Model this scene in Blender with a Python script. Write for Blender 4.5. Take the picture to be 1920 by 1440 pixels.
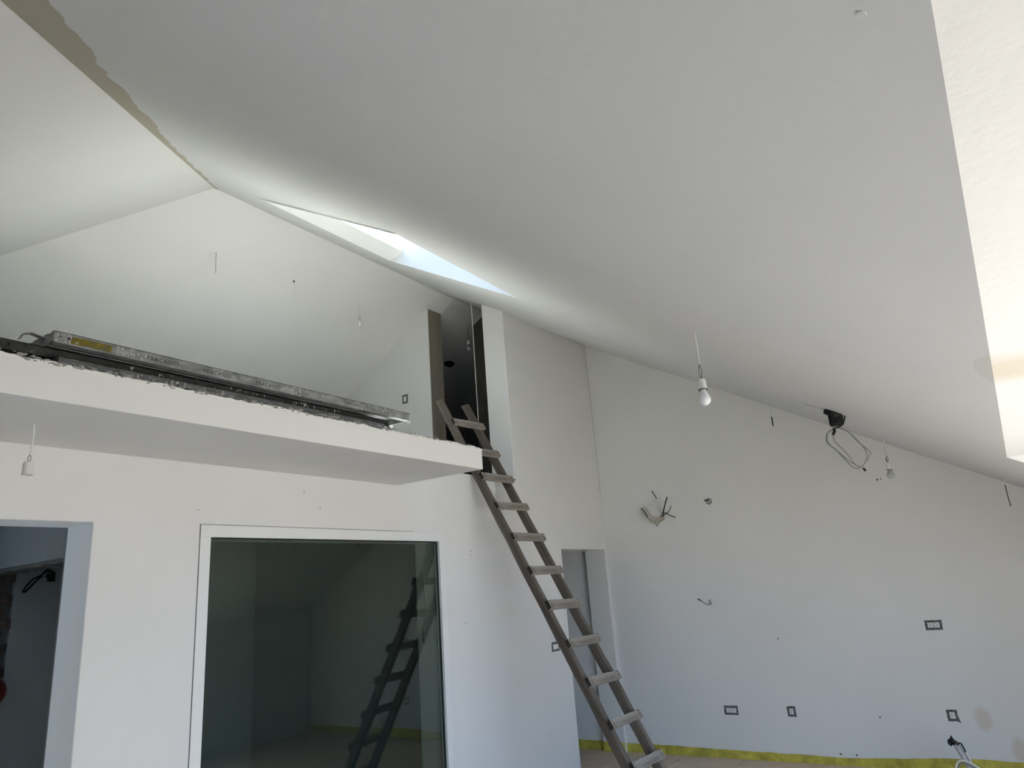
import bpy, bmesh, math, random
from mathutils import Vector, Matrix
random.seed(7)
SC = bpy.context.scene
for o in list(bpy.data.objects): bpy.data.objects.remove(o)
C = SC.collection

# ------------------------------------------------------------ camera, sky, sun, exposure
cam_d = bpy.data.cameras.new('camera'); cam = bpy.data.objects.new('camera', cam_d); C.objects.link(cam)
cam_d.sensor_width = 36.0; cam_d.lens = 24.691; cam_d.clip_start = 0.02
F, YAW, PITCH, ROLL = 0, 0.996094422, 0.283103488, -0.0760428334
cy, sy, cp, sp = math.cos(YAW), math.sin(YAW), math.cos(PITCH), math.sin(PITCH)
fw = Vector((sy*cp, cy*cp, sp)); rt = Vector((cy, -sy, 0)); up = rt.cross(fw)
r2 = rt*math.cos(ROLL) + up*math.sin(ROLL); u2 = -rt*math.sin(ROLL) + up*math.cos(ROLL)
m = Matrix((r2, u2, -fw)).transposed().to_4x4(); m.translation = Vector((0, 0, 1.68))
cam.matrix_world = m
SC.camera = cam
SC.view_settings.view_transform = 'Standard'
SC.view_settings.look = 'None'
SC.view_settings.exposure = 0.93
SC.view_settings.gamma = 1.0
SC.view_settings.use_curve_mapping = False

SKY_STRENGTH = 2.55
SUN_STRENGTH = 37.0
W = bpy.data.worlds.new('sky'); SC.world = W; W.use_nodes = True
nt = W.node_tree; nt.nodes.clear()
def wn(t, **k):
    n = nt.nodes.new(t)
    for a, b in k.items(): setattr(n, a, b)
    return n
tc = wn('ShaderNodeTexCoord'); sep = wn('ShaderNodeSeparateXYZ'); nt.links.new(tc.outputs['Generated'], sep.inputs[0])
ramp = wn('ShaderNodeValToRGB'); nt.links.new(sep.outputs['Z'], ramp.inputs[0])
e = ramp.color_ramp.elements
e[0].position = 0.0; e[0].color = (0.40, 0.66, 1.04, 1)
e[1].position = 0.60; e[1].color = (0.20, 0.50, 1.05, 1)
nz = wn('ShaderNodeTexNoise'); nz.inputs['Scale'].default_value = 2.6; nz.inputs['Detail'].default_value = 5
nt.links.new(tc.outputs['Generated'], nz.inputs['Vector'])
cr = wn('ShaderNodeValToRGB'); nt.links.new(nz.outputs['Fac'], cr.inputs[0])
cr.color_ramp.elements[0].position = 0.50; cr.color_ramp.elements[1].position = 0.58
mx = wn('ShaderNodeMix', data_type='RGBA'); nt.links.new(cr.outputs['Color'], mx.inputs[0])
nt.links.new(ramp.outputs['Color'], mx.inputs[6]); mx.inputs[7].default_value = (1.15, 1.18, 1.2, 1)
bg = wn('ShaderNodeBackground'); bg.inputs['Strength'].default_value = SKY_STRENGTH
nt.links.new(mx.outputs[2], bg.inputs['Color'])
wo = wn('ShaderNodeOutputWorld'); nt.links.new(bg.outputs[0], wo.inputs[0])

sun_d = bpy.data.lights.new('sun', 'SUN'); sun = bpy.data.objects.new('sun', sun_d); C.objects.link(sun)
sun_d.energy = SUN_STRENGTH; sun_d.angle = 0.009; sun_d.color = (1.0, 0.95, 0.87)
sun.rotation_euler = (-(Vector((0.22, -0.30, 0.93)).normalized())).to_track_quat('-Z', 'Y').to_euler()
# sky portals in the two openings (they only guide the sampling of the sky)
def portal(loc, rot, sx, sy_):
    d = bpy.data.lights.new('sky_portal', 'AREA'); d.shape = 'RECTANGLE'; d.size = sx; d.size_y = sy_
    d.cycles.is_portal = True
    o = bpy.data.objects.new('sky_portal', d); C.objects.link(o); o.location = loc; o.rotation_euler = rot
portal((2.7, -1.33, 1.1), (-math.pi/2, 0, math.pi), 4.38, 2.06)

# ------------------------------------------------------------ materials
def mat(name, col, rough=0.7, metal=0.0, spec=0.3, noise=None, bump=None, rampcols=None, coord='Object', scale3=None):
    M = bpy.data.materials.new(name); M.use_nodes = True
    t = M.node_tree; b = t.nodes['Principled BSDF']
    b.inputs['Base Color'].default_value = (*col, 1); b.inputs['Roughness'].default_value = rough
    b.inputs['Metallic'].default_value = metal; b.inputs['Specular IOR Level'].default_value = spec
    co = t.nodes.new('ShaderNodeTexCoord'); vec = co.outputs[coord]
    if scale3:
        mp = t.nodes.new('ShaderNodeMapping'); mp.inputs['Scale'].default_value = scale3
        t.links.new(vec, mp.inputs[0]); vec = mp.outputs[0]
    if noise:
        n = t.nodes.new('ShaderNodeTexNoise'); n.inputs['Scale'].default_value = noise[0]; n.inputs['Detail'].default_value = noise[1]
        n.inputs['Roughness'].default_value = 0.65
        t.links.new(vec, n.inputs['Vector'])
        r = t.nodes.new('ShaderNodeValToRGB'); t.links.new(n.outputs['Fac'], r.inputs[0])
        els = r.color_ramp.elements
        cols = rampcols or [(0.35, tuple(c*noise[2] for c in col)), (0.65, col)]
        els[0].position, els[0].color = cols[0][0], (*cols[0][1], 1)
        els[1].position, els[1].color = cols[1][0], (*cols[1][1], 1)
        for p, c in cols[2:]:
            q = els.new(p); q.color = (*c, 1)
        t.links.new(r.outputs[0], b.inputs['Base Color'])
    if bump:
        n2 = t.nodes.new('ShaderNodeTexNoise'); n2.inputs['Scale'].default_value = bump[0]; n2.inputs['Detail'].default_value = 4
        t.links.new(vec, n2.inputs['Vector'])
        bp = t.nodes.new('ShaderNodeBump'); bp.inputs['Strength'].default_value = bump[1]; bp.inputs['Distance'].default_value = bump[2]
        t.links.new(n2.outputs['Fac'], bp.inputs['Height']); t.links.new(bp.outputs[0], b.inputs['Normal'])
    return M

PL = (0.80, 0.795, 0.775)
plaster = mat('white_plaster', PL, 0.85, noise=(1.3, 3, 0.97), bump=(55, 0.12, 0.004))
ceil_mat = mat('ceiling_plaster', PL, 0.9, noise=(1.1, 3, 0.97), bump=(38, 0.22, 0.006))
raw_edge = mat('raw_mortar', (0.33, 0.31, 0.27), 0.95, noise=(14, 6, 0.55), bump=(40, 0.6, 0.02))
raw_post = mat('raw_render', (0.27, 0.24, 0.19), 0.9, noise=(9, 6, 0.75), bump=(30, 0.4, 0.01), scale3=(1, 1, 0.15))
attic_mat = mat('attic_render', (0.09, 0.085, 0.072), 0.95, noise=(5, 5, 0.7), bump=(30, 0.4, 0.01))  # attic walls coloured dark to keep the attic dim; also the lintel trim
loft_floor = mat('pale_screed', (0.62, 0.605, 0.565), 0.9, noise=(4, 5, 0.85))
attic_bounce_cut = mat('attic_bounce_cut', (0.06, 0.05, 0.04), 0.9, noise=(5, 5, 0.7))  # unseen attic floor, made dark to cut bounce light
attic_shade_ceil = mat('shaded_ceiling_plaster', (0.69, 0.685, 0.66), 0.95, noise=(3, 5, 0.94), bump=(38, 0.25, 0.006))  # ceiling plaster darkened in colour for the shade inside the attic
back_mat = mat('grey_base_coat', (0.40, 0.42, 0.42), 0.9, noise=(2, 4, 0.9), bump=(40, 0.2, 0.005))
tile_mat = mat('floor_tile', (0.70, 0.57, 0.455), 0.55, noise=(6, 5, 0.85), bump=(60, 0.1, 0.002))
screed = mat('screed', (0.50, 0.44, 0.38), 0.9, noise=(5, 5, 0.8))
shade_mortar_grey = mat('painted_shade_and_mortar', (0.17, 0.178, 0.175), 0.9, noise=(2, 4, 0.85))  # shade of the passage header put into its colour; also brick mortar
brick_mat = mat('rough_brick', (0.13, 0.105, 0.088), 0.95, noise=(18, 6, 0.5), bump=(26, 0.9, 0.03), scale3=(1, 1, 3))
yellow_mat = mat('yellow_foam', (0.68, 0.59, 0.10), 0.7, noise=(9, 5, 0.55), bump=(25, 0.3, 0.01))
white_frame = mat('white_frame', (0.82, 0.83, 0.82), 0.45, spec=0.4, noise=(3, 2, 0.98))
black_seal = mat('black_seal', (0.012, 0.012, 0.012), 0.6, noise=(30, 2, 0.8))
alu = mat('spacer_aluminium', (0.42, 0.44, 0.45), 0.35, metal=0.7, noise=(20, 2, 0.9))
wood_rail = mat('weathered_wood', (0.30, 0.26, 0.215), 0.85, noise=(16, 8, 0.55), bump=(60, 0.5, 0.004), scale3=(1, 1, 0.09),
                rampcols=[(0.30, (0.07, 0.056, 0.044)), (0.55, (0.145, 0.122, 0.10)), (0.74, (0.23, 0.205, 0.18))])
wood_rung = mat('rung_wood', (0.36, 0.33, 0.28), 0.85, noise=(22, 8, 0.6), bump=(70, 0.5, 0.004), scale3=(0.12, 1, 1),
                rampcols=[(0.28, (0.12, 0.10, 0.082)), (0.5, (0.26, 0.232, 0.20)), (0.75, (0.37, 0.345, 0.31))])
end_grain = mat('dark_end_grain', (0.05, 0.042, 0.036), 0.95, noise=(60, 4, 0.5))
nail_mat = mat('rusty_nail', (0.018, 0.015, 0.013), 0.7, metal=0.2, noise=(80, 2, 0.7))
white_plastic = mat('white_plastic', (0.80, 0.80, 0.77), 0.4, spec=0.5, noise=(10, 2, 0.97))
bulb_glass = mat('frosted_bulb', (0.78, 0.80, 0.83), 0.12, spec=0.6, noise=(10, 2, 0.97))
grey_glass = mat('grey_bulb', (0.45, 0.46, 0.45), 0.15, spec=0.6, noise=(10, 2, 0.95))
white_cable = mat('white_cable', (0.78, 0.77, 0.73), 0.5, noise=(40, 2, 0.95))
grey_cable = mat('grey_cable', (0.30, 0.30, 0.28), 0.5, noise=(60, 3, 0.8))
brown_cable = mat('brown_cable', (0.11, 0.09, 0.075), 0.5, noise=(60, 3, 0.8))
black_cable = mat('black_cable', (0.010, 0.010, 0.010), 0.5, noise=(60, 2, 0.8))
black_box = mat('black_plastic', (0.008, 0.008, 0.008), 0.6, noise=(40, 3, 0.7))
cream_cable = mat('cream_cable', (0.55, 0.51, 0.40), 0.5, noise=(40, 3, 0.85))
box_grey = mat('socket_surround', (0.17, 0.17, 0.165), 0.85, noise=(45, 4, 0.55))
conduit_mat = mat('grey_conduit', (0.50, 0.50, 0.50), 0.35, spec=0.5, noise=(30, 3, 0.8))
red_mat = mat('dark_red_shell', (0.14, 0.016, 0.008), 0.35, spec=0.5, noise=(5, 2, 0.9))
ground_mat = mat('dark_terrace', (0.15, 0.145, 0.135), 0.9, noise=(0.8, 5, 0.9))
patch_mat = mat('mortar_patch', (0.42, 0.40, 0.36), 0.95, noise=(20, 5, 0.6), bump=(40, 0.5, 0.01))
crumb_mat = mat('pale_mortar', (0.40, 0.39, 0.365), 0.95, noise=(20, 5, 0.6))
hole_mat = mat('dark_hole', (0.008, 0.008, 0.008), 0.95, noise=(20, 2, 0.8))
letter_mat = mat('stamped_letter', (0.075, 0.078, 0.078), 0.7, noise=(60, 3, 0.6))

def steel(name, base, dark):
    M = mat(name, base, 0.55, metal=0.35, spec=0.4, noise=(26, 9, 0.5), bump=(60, 0.3, 0.003), scale3=(0.45, 1, 1),
            rampcols=[(0.33, dark), (0.60, base), (0.69, tuple(min(1, c*1.25) for c in base)), (0.74, (0.62, 0.60, 0.56))])
    return M
steel_top = steel('galvanised_steel', (0.36, 0.37, 0.37), (0.15, 0.155, 0.15))
steel_mid = steel('shaded_steel', (0.065, 0.065, 0.063), (0.025, 0.025, 0.024))  # shade under the top plank put into the steel colour
steel_low = steel('dull_steel', (0.20, 0.21, 0.205), (0.09, 0.095, 0.09))
yellow_paint = mat('yellow_paint', (0.42, 0.32, 0.02), 0.6, noise=(38, 8, 0.5),
                   rampcols=[(0.38, (0.12, 0.115, 0.08)), (0.46, (0.15, 0.12, 0.012)), (0.60, (0.19, 0.15, 0.015)), (0.68, (0.45, 0.43, 0.36))])
splash_mat = mat('dried_plaster', (0.66, 0.64, 0.60), 0.95, noise=(50, 4, 0.8))

# plaster with bare primer left along a line (ceiling) or in a band (flat ceiling): unpainted areas
def stained(name, kind):
    M = mat(name, PL, 0.9, noise=(1.1, 3, 0.97), bump=(38, 0.22, 0.006))
    t = M.node_tree; b = t.nodes['Principled BSDF']
    src = b.inputs['Base Color'].links[0].from_socket
    co = t.nodes.new('ShaderNodeTexCoord'); sx = t.nodes.new('ShaderNodeSeparateXYZ'); t.links.new(co.outputs['Object'], sx.inputs[0])
    def mth(op, a, b_=None, c_=None):
        n = t.nodes.new('ShaderNodeMath'); n.operation = op
        for i, v in enumerate((a, b_, c_)):
            if v is None: continue
            if isinstance(v, (int, float)): n.inputs[i].default_value = v
            else: t.links.new(v, n.inputs[i])
        return n.outputs[0]
    nzn = t.nodes.new('ShaderNodeTexNoise'); nzn.inputs['Scale'].default_value = 4.5; nzn.inputs['Detail'].default_value = 5
    t.links.new(co.outputs['Object'], nzn.inputs['Vector'])
    wob = mth('MULTIPLY_ADD', nzn.outputs['Fac'], 0.26, -0.13)
    X, Y = sx.outputs['X'], sx.outputs['Y']
    if kind == 'hip':
        # distance from the hip line on the plan, trowelled edge narrowing upwards
        d = mth('MULTIPLY', mth('SUBTRACT', mth('SUBTRACT', X, HIPK_X), mth('MULTIPLY', mth('SUBTRACT', Y, HIPK_Y), HIPK_S)), 0.70)
        wid = mth('MAXIMUM', mth('MULTIPLY_ADD', X, -0.115, 0.275), mth('MULTIPLY_ADD', X, -0.03, 0.115))
        m1 = mth('LESS_THAN', mth('ADD', d, mth('MULTIPLY', wob, 0.55)), wid)
        # small bare patch beside the dormer edge
        dx = mth('DIVIDE', mth('SUBTRACT', X, 2.50), 0.20); dy = mth('DIVIDE', mth('SUBTRACT', Y, -0.10), 0.045)
        rr = mth('ADD', mth('ADD', mth('MULTIPLY', dx, dx), mth('MULTIPLY', dy, dy)), mth('MULTIPLY', wob, 5.0))
        m2 = mth('LESS_THAN', rr, 1.0)
        mask = mth('MAXIMUM', m1, mth('MULTIPLY', m2, 0.25)); colr = (0.55, 0.505, 0.41, 1)
    elif kind == 'band':
        d = mth('ABSOLUTE', mth('SUBTRACT', mth('ADD', X, mth('MULTIPLY', wob, 0.5)), 2.52))
        sm = t.nodes.new('ShaderNodeMapRange'); sm.inputs['From Min'].default_value = 0.24; sm.inputs['From Max'].default_value = 0.08
        t.links.new(d, sm.inputs['Value']); mask = mth('MULTIPLY', sm.outputs[0], 0.75); colr = (0.66, 0.58, 0.45, 1)
    else:
        # two faint beige stains low on the right wall
        def blob(y, z, ry, rz):
            a = mth('DIVIDE', mth('SUBTRACT', Y, y), ry); c = mth('DIVIDE', mth('SUBTRACT', sx.outputs['Z'], z), rz)
            q = mth('ADD', mth('ADD', mth('MULTIPLY', a, a), mth('MULTIPLY', c, c)), mth('MULTIPLY', wob, 3.0))
            s = t.nodes.new('ShaderNodeMapRange'); s.inputs['From Min'].default_value = 1.1; s.inputs['From Max'].default_value = 0.3
            t.links.new(q, s.inputs['Value']); return s.outputs[0]
        mask = mth('MULTIPLY', mth('MAXIMUM', blob(0.40, 0.40, 0.07, 0.10), blob(0.20, 0.18, 0.06, 0.10)), 0.5); colr = (0.58, 0.47, 0.36, 1)
    mxn = t.nodes.new('ShaderNodeMix'); mxn.data_type = 'RGBA'
    t.links.new(mask, mxn.inputs[0]); t.links.new(src, mxn.inputs[6]); mxn.inputs[7].default_value = colr
    t.links.new(mxn.outputs[2], b.inputs['Base Color'])
    return M

def pane_mat(name, tint, refl_ior=1.5, boost=1.0):
    M = bpy.data.materials.new(name); M.use_nodes = True; t = M.node_tree; t.nodes.clear()
    o = t.nodes.new('ShaderNodeOutputMaterial'); mixs = t.nodes.new('ShaderNodeMixShader')
    tr = t.nodes.new('ShaderNodeBsdfTransparent'); tr.inputs[0].default_value = (*tint, 1)
    gl = t.nodes.new('ShaderNodeBsdfGlossy'); gl.inputs['Roughness'].default_value = 0.004; gl.inputs[0].default_value = (0.93, 1.0, 0.95, 1)
    fr = t.nodes.new('ShaderNodeFresnel'); fr.inputs['IOR'].default_value = refl_ior
    ge = t.nodes.new('ShaderNodeNewGeometry'); io = t.nodes.new('ShaderNodeMath'); io.operation = 'MULTIPLY_ADD'
    io.inputs[1].default_value = 1/refl_ior - refl_ior; io.inputs[2].default_value = refl_ior      # same reflectance on both faces of a thin pane
    t.links.new(ge.outputs['Backfacing'], io.inputs[0]); t.links.new(io.outputs[0], fr.inputs['IOR'])
    mu = t.nodes.new('ShaderNodeMath'); mu.operation = 'MULTIPLY'; mu.inputs[1].default_value = boost; mu.use_clamp = True
    t.links.new(fr.outputs[0], mu.inputs[0]); t.links.new(mu.outputs[0], mixs.inputs[0])
    t.links.new(tr.outputs[0], mixs.inputs[1]); t.links.new(gl.outputs[0], mixs.inputs[2]); t.links.new(mixs.outputs[0], o.inputs[0])
    return M

# ------------------------------------------------------------ helpers
def link(name, mesh, mt=None, parent=None):
    o = bpy.data.objects.new(name, mesh); C.objects.link(o)
    if mt:
        for x in (mt if isinstance(mt, (list, tuple)) else [mt]): mesh.materials.append(x)
    if parent: o.parent = parent
    return o
def fin(name, bm, mt=None, parent=None, smooth=False, bevel=0):
    bmesh.ops.recalc_face_normals(bm, faces=bm.faces)
    me = bpy.data.meshes.new(name); bm.to_mesh(me); bm.free()
    if smooth:
        for p in me.polygons: p.use_smooth = True
    o = link(name, me, mt, parent)
    if bevel:
        b = o.modifiers.new('bevel', 'BEVEL'); b.width = bevel; b.segments = 2; b.limit_method = 'ANGLE'
    return o
def struct(o): o['kind'] = 'structure'; return o
def tag(o, label, cat, group=None):
    o['label'] = label; o['category'] = cat
    if group: o['group'] = group
    return o
def empty(name, loc, label, cat, group=None, rot=None):
    o = bpy.data.objects.new(name, None); C.objects.link(o); o.location = loc; o.empty_display_size = 0.1
    if rot: o.rotation_euler = rot
    return tag(o, label, cat, group)
def box(bm, a, b, mi=0):
    x0, y0, z0 = a; x1, y1, z1 = b
    v = [bm.verts.new(p) for p in ((x0,y0,z0),(x1,y0,z0),(x1,y1,z0),(x0,y1,z0),(x0,y0,z1),(x1,y0,z1),(x1,y1,z1),(x0,y1,z1))]
    for f in ((0,3,2,1),(4,5,6,7),(0,1,5,4),(1,2,6,5),(2,3,7,6),(3,0,4,7)):
        bm.faces.new([v[i] for i in f]).material_index = mi
    return v
def lathe(bm, prof, seg=20, axis=Vector((0,0,1)), org=Vector((0,0,0))):
    q = Vector((0,0,1)).rotation_difference(axis.normalized())
    rings = []
    for r, z in prof:
        if r < 1e-6: rings.append([bm.verts.new(org + q @ Vector((0,0,z)))])
        else: rings.append([bm.verts.new(org + q @ Vector((r*math.cos(a*2*math.pi/seg), r*math.sin(a*2*math.pi/seg), z))) for a in range(seg)])
    for A, B in zip(rings, rings[1:]):
        for i in range(seg):
            j = (i+1) % seg
            if len(A) == 1 and len(B) == 1: continue
            if len(A) == 1: bm.faces.new((A[0], B[i], B[j]))
            elif len(B) == 1: bm.faces.new((A[i], A[j], B[0]))
            else: bm.faces.new((A[i], A[j], B[j], B[i]))
def smooth_pts(pts, n=6):
    P = [Vector(p) for p in pts]
    if len(P) < 3: return P
    Q = [P[0]*2-P[1]] + P + [P[-1]*2-P[-2]]; out = []
    for i in range(1, len(Q)-2):
        a, b, c, d = Q[i-1], Q[i], Q[i+1], Q[i+2]
        for k in range(n):
            t = k/n
            out.append(0.5*((2*b)+(c-a)*t+(2*a-5*b+4*c-d)*t*t+(3*b-a-3*c+d)*t**3))
    out.append(P[-1]); return out
def tube(bm, pts, r, seg=8, n=6):
    P = smooth_pts(pts, n); rings = []
    t0 = (P[1]-P[0]).normalized(); nrm = t0.orthogonal().normalized()
    for i, p in enumerate(P):
        t = (P[min(i+1, len(P)-1)]-P[max(i-1, 0)]).normalized()
        nrm = (nrm - t*nrm.dot(t)).normalized(); bn = t.cross(nrm)
        rr = r[i*len(r)//len(P)] if isinstance(r, (list, tuple)) else r
        rings.append([bm.verts.new(p + (nrm*math.cos(a*2*math.pi/seg)+bn*math.sin(a*2*math.pi/seg))*rr) for a in range(seg)])
    for A, B in zip(rings, rings[1:]):
        for k in range(seg): bm.faces.new((A[k], A[(k+1)%seg], B[(k+1)%seg], B[k]))
    bm.faces.new(rings[0][::-1]); bm.faces.new(rings[-1])
def tube_obj(name, pts, r, mt, parent=None, seg=8, n=6):
    bm = bmesh.new(); tube(bm, pts, r, seg, n); return fin(name, bm, mt, parent, smooth=True)
def grid_wall(name, mt, plane, p0, p1, us, zs, hole, bevel=0):
    """solid wall made of cells between the u and z lines; hole(uc, zc) leaves a cell open. plane 'y': wall spans x,z between y=p0..p1; 'x': spans y,z"""
    bm = bmesh.new(); V = {}
    def vt(i, j, k):
        if (i, j, k) not in V:
            q = (p0, p1)[k]; V[(i, j, k)] = bm.verts.new((us[i], q, zs[j]) if plane == 'y' else (q, us[i], zs[j]))
        return V[(i, j, k)]
    nu, nz_ = len(us)-1, len(zs)-1
    solid = lambda i, j: 0 <= i < nu and 0 <= j < nz_ and not hole((us[i]+us[i+1])/2, (zs[j]+zs[j+1])/2)
    for i in range(nu):
        for j in range(nz_):
            if not solid(i, j): continue
            for k in (0, 1): bm.faces.new((vt(i,j,k), vt(i+1,j,k), vt(i+1,j+1,k), vt(i,j+1,k)))
            for (di, dj, e0, e1) in ((-1,0,(i,j),(i,j+1)), (1,0,(i+1,j),(i+1,j+1)), (0,-1,(i,j),(i+1,j)), (0,1,(i,j+1),(i+1,j+1))):
                if not solid(i+di, j+dj): bm.faces.new((vt(*e0,0), vt(*e1,0), vt(*e1,1), vt(*e0,1)))
    return struct(fin(name, bm, mt, bevel=bevel))

# ------------------------------------------------------------ roof geometry
SL = 0.58022; IC = 2.26009
XPK, YR, ZR = 2.816, 4.438, 4.835
SLL = 0.607                                  # left hip slope
HIPK_X, HIPK_Y, HIPK_S = XPK, YR, SL/SLL
Y1 = 3.579; X2 = 7.185; YB = -1.2; XL = -1.9
def smst(t):
    t = min(1, max(0, t)); return t*t*(3-2*t)
def zc(x, y):                                 # front slope, slightly twisted towards the right wall
    wv = smst((x-3.9)/1.2)*smst((7.15-x)/0.5)*smst((3.6-y)/0.8)*smst((y+0.2)/0.5)
    return IC + SL*y + 0.065*smst((x-5.6)/1.58) + 0.0045*wv*(math.sin(x*8.3+0.5*y)+0.7*math.sin(x*14.1+1.3-0.3*y))
def clip(poly, f):                            # keep f(p) >= 0
    out = []
    for a, b in zip(poly, poly[1:]+poly[:1]):
        fa, fb = f(a), f(b)
        if fa >= 0: out.append(a)
        if (fa > 0 and fb < 0) or (fa < 0 and fb > 0):
            t = fa/(fa-fb); out.append(tuple(a[k]+(b[k]-a[k])*t for k in range(2)))
    return out
def slab_mesh(name, mt, xs, ys, z, keep, holes, thick):
    """sheet of cells on the plan, heights z(x,y), clipped by half-planes, thickened upwards"""
    bm = bmesh.new(); V = {}
    def vt(p):
        k = (round(p[0], 4), round(p[1], 4))
        if k not in V: V[k] = bm.verts.new((p[0], p[1], z(*p)))
        return V[k]
    for i in range(len(xs)-1):
        for j in range(len(ys)-1):
            xc, yc = (xs[i]+xs[i+1])/2, (ys[j]+ys[j+1])/2
            if any(h(xc, yc) for h in holes): continue
            poly = [(xs[i],ys[j]),(xs[i+1],ys[j]),(xs[i+1],ys[j+1]),(xs[i],ys[j+1])]
            for f in keep: poly = clip(poly, lambda p: f(p, xc)) if len(poly) >= 3 else []
            vs = []
            for p in poly:
                v = vt(p)
                if v not in vs: vs.append(v)
            if len(vs) >= 3:
                try: bm.faces.new(vs)
                except ValueError: pass
    top = {v: bm.verts.new(v.co + Vector((0, 0, thick))) for v in list(bm.verts)}
    for f in list(bm.faces):
        bm.faces.new([top[v] for v in reversed(f.verts)])
    for e_ in list(bm.edges):
        if len(e_.link_faces) == 1 and e_.verts[0] in top and e_.verts[1] in top:
            a, b = e_.verts; bm.faces.new((a, b, top[b], top[a]))
    o = struct(fin(name, bm, mt, smooth=True)); o.data.set_sharp_from_angle(angle=0.35); return o
def rng(a, b, n, extra=()):
    s = [a+(b-a)*i/n for i in range(n+1)] + list(extra); s = sorted(s); out = [s[0]]
    for v in s[1:]:
        if v-out[-1] > 1e-3: out.append(v)
    return out

SKX0, SKX1, SKY0, SKY1 = 2.79, 4.088, 2.52, 3.80
DX0, DX1 = -1.3, 4.735
def dorm_y(x): return -0.063 - 0.0204*(x-0.74)
hip_y = lambda x: YR - (SLL/SL)*(XPK-x)
hip_mat = stained('ceiling_plaster_bare_edge', 'hip')
# front slope with skylight hole; the dormer is cut out along its slanting edge
roof = slab_mesh('ceiling', hip_mat, rng(XL, X2+0.25, 110, (SKX0, SKX1, DX0, DX1, 5.46)), rng(YB-0.2, YR, 18, (SKY0, SKY1, 3.83)), zc,
    [lambda p, xc: hip_y(p[0])-p[1], lambda p, xc: (p[1]-dorm_y(p[0])) if DX0 < xc < DX1 else 1.0],
    [lambda x, y: SKX0 < x < SKX1 and SKY0 < y < SKY1, lambda x, y: x > 5.46 and y > 3.83], 0.16)
# left hip slope, rear slope, attic slopes greyed to stand in for shade
zl = lambda x, y: ZR - SLL*(XPK-x)
zr = lambda x, y: ZR - SL*(y-YR)
rhip_y = lambda x: YR + (SLL/SL)*(XPK-x)
left = slab_mesh('ceiling', ceil_mat, rng(XL, XPK, 12), rng(YB-0.2, 9.0, 26), zl, [lambda p, xc: p[1]-hip_y(p[0]), lambda p, xc: rhip_y(p[0])-p[1]], [], 0.16)
rear = slab_mesh('ceiling', ceil_mat, rng(XL, 5.80, 20), rng(YR, 9.0, 14), zr, [lambda p, xc: p[1]-rhip_y(p[0])], [], 0.16)
atticc = slab_mesh('ceiling', attic_shade_ceil, rng(5.46, 10.0, 8, (X2,)), rng(3.83, YR, 3), zc, [], [], 0.16)
rear_attic = slab_mesh('ceiling', attic_shade_ceil, rng(5.80, 10.0, 8), rng(YR, 9.0, 14), zr, [], [], 0.16)
# flat dormer ceiling with its right cheek; unseen overhang added to shade the floor
band_mat = stained('dormer_plaster_bare_band', 'band')
bm = bmesh.new(); n = 24
low, upv = [], []
for i in range(n+1):
    x = DX0 + (DX1-DX0)*i/n; y = dorm_y(x); z = zc(x, y)
    low.append((bm.verts.new((x, y, z)), bm.verts.new((x, YB-0.75, z))))
    upv.append((bm.verts.new((x, y+0.02, z+0.18)), bm.verts.new((x, YB-0.75, z+0.18))))
for i in range(n):
    bm.faces.new((low[i][0], low[i+1][0], low[i+1][1], low[i][1])); bm.faces.new((upv[i][0], upv[i][1], upv[i+1][1], upv[i+1][0]))
    bm.faces.new((low[i][0], upv[i][0], upv[i+1][0], low[i+1][0])); bm.faces.new((low[i][1], low[i+1][1], upv[i+1][1], upv[i][1]))
for i in (0, n): bm.faces.new((low[i][0], low[i][1], upv[i][1], upv[i][0]))
struct(fin('ceiling', bm, band_mat))
def cheek(x0, x1, zt):
    bm = bmesh.new()
    pr = [(dorm_y(x0)+0.002, zc(x0, dorm_y(x0))), (YB-0.75, zc(x0, YB-0.75)), (YB-0.75, zt), (dorm_y(x0)+0.002, zt)]
    a = [bm.verts.new((x0, y, z)) for y, z in pr]; b = [bm.verts.new((x1, y, z)) for y, z in pr]
    bm.faces.new(a); bm.faces.new(b[::-1])
    for i in range(4): bm.faces.new((a[i], a[(i+1)%4], b[(i+1)%4], b[i]))
    return struct(fin('wall_dormer', bm, plaster))
cheek(DX1-0.004, DX1+0.12, 2.36); cheek(DX0-0.12, DX0+0.004, 2.4)

# skylight: reveals and raised kerb, glazed on top
sky = bpy.data.objects.new('window_2', None); C.objects.link(sky); struct(sky)
sky.location = (SKX0, SKY1, zc(SKX0, SKY1))
def wq(bm, pts, off):                         # thin solid slab from a quad
    a = [bm.verts.new(Vector(p)-sky.location) for p in pts]; b = [bm.verts.new(Vector(p)+Vector(off)-sky.location) for p in pts]
    bm.faces.new(a); bm.faces.new(b[::-1])
    for i in range(len(a)): bm.faces.new((a[i], a[(i+1)%len(a)], b[(i+1)%len(a)], b[i]))
zA, zB = zc(3, SKY1), zc(3, SKY0)
YT, ZT = SKY1-0.16, zA+0.028                  # top reveal runs out almost level
bm = bmesh.new(); wq(bm, [(SKX0,SKY1,zA),(SKX1,SKY1,zA),(SKX1,YT,ZT),(SKX0,YT,ZT)], (0,0.02,0.12)); fin('reveal', bm, plaster, sky)
for x, dx in ((SKX1-0.004, 0.06), (SKX0+0.004, -0.06)):
    bm = bmesh.new(); wq(bm, [(x,SKY1,zA),(x,SKY0,zB),(x,SKY0,zB+0.24),(x,YT,ZT+0.14),(x,YT,ZT)], (dx,0,0)); fin('reveal', bm, plaster, sky)
bm = bmesh.new(); wq(bm, [(SKX0,SKY0+0.003,zB),(SKX1,SKY0+0.003,zB),(SKX1,SKY0+0.003,zB+0.24),(SKX0,SKY0+0.003,zB+0.24)], (0,-0.06,0)); fin('reveal', bm, plaster, sky)
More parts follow.
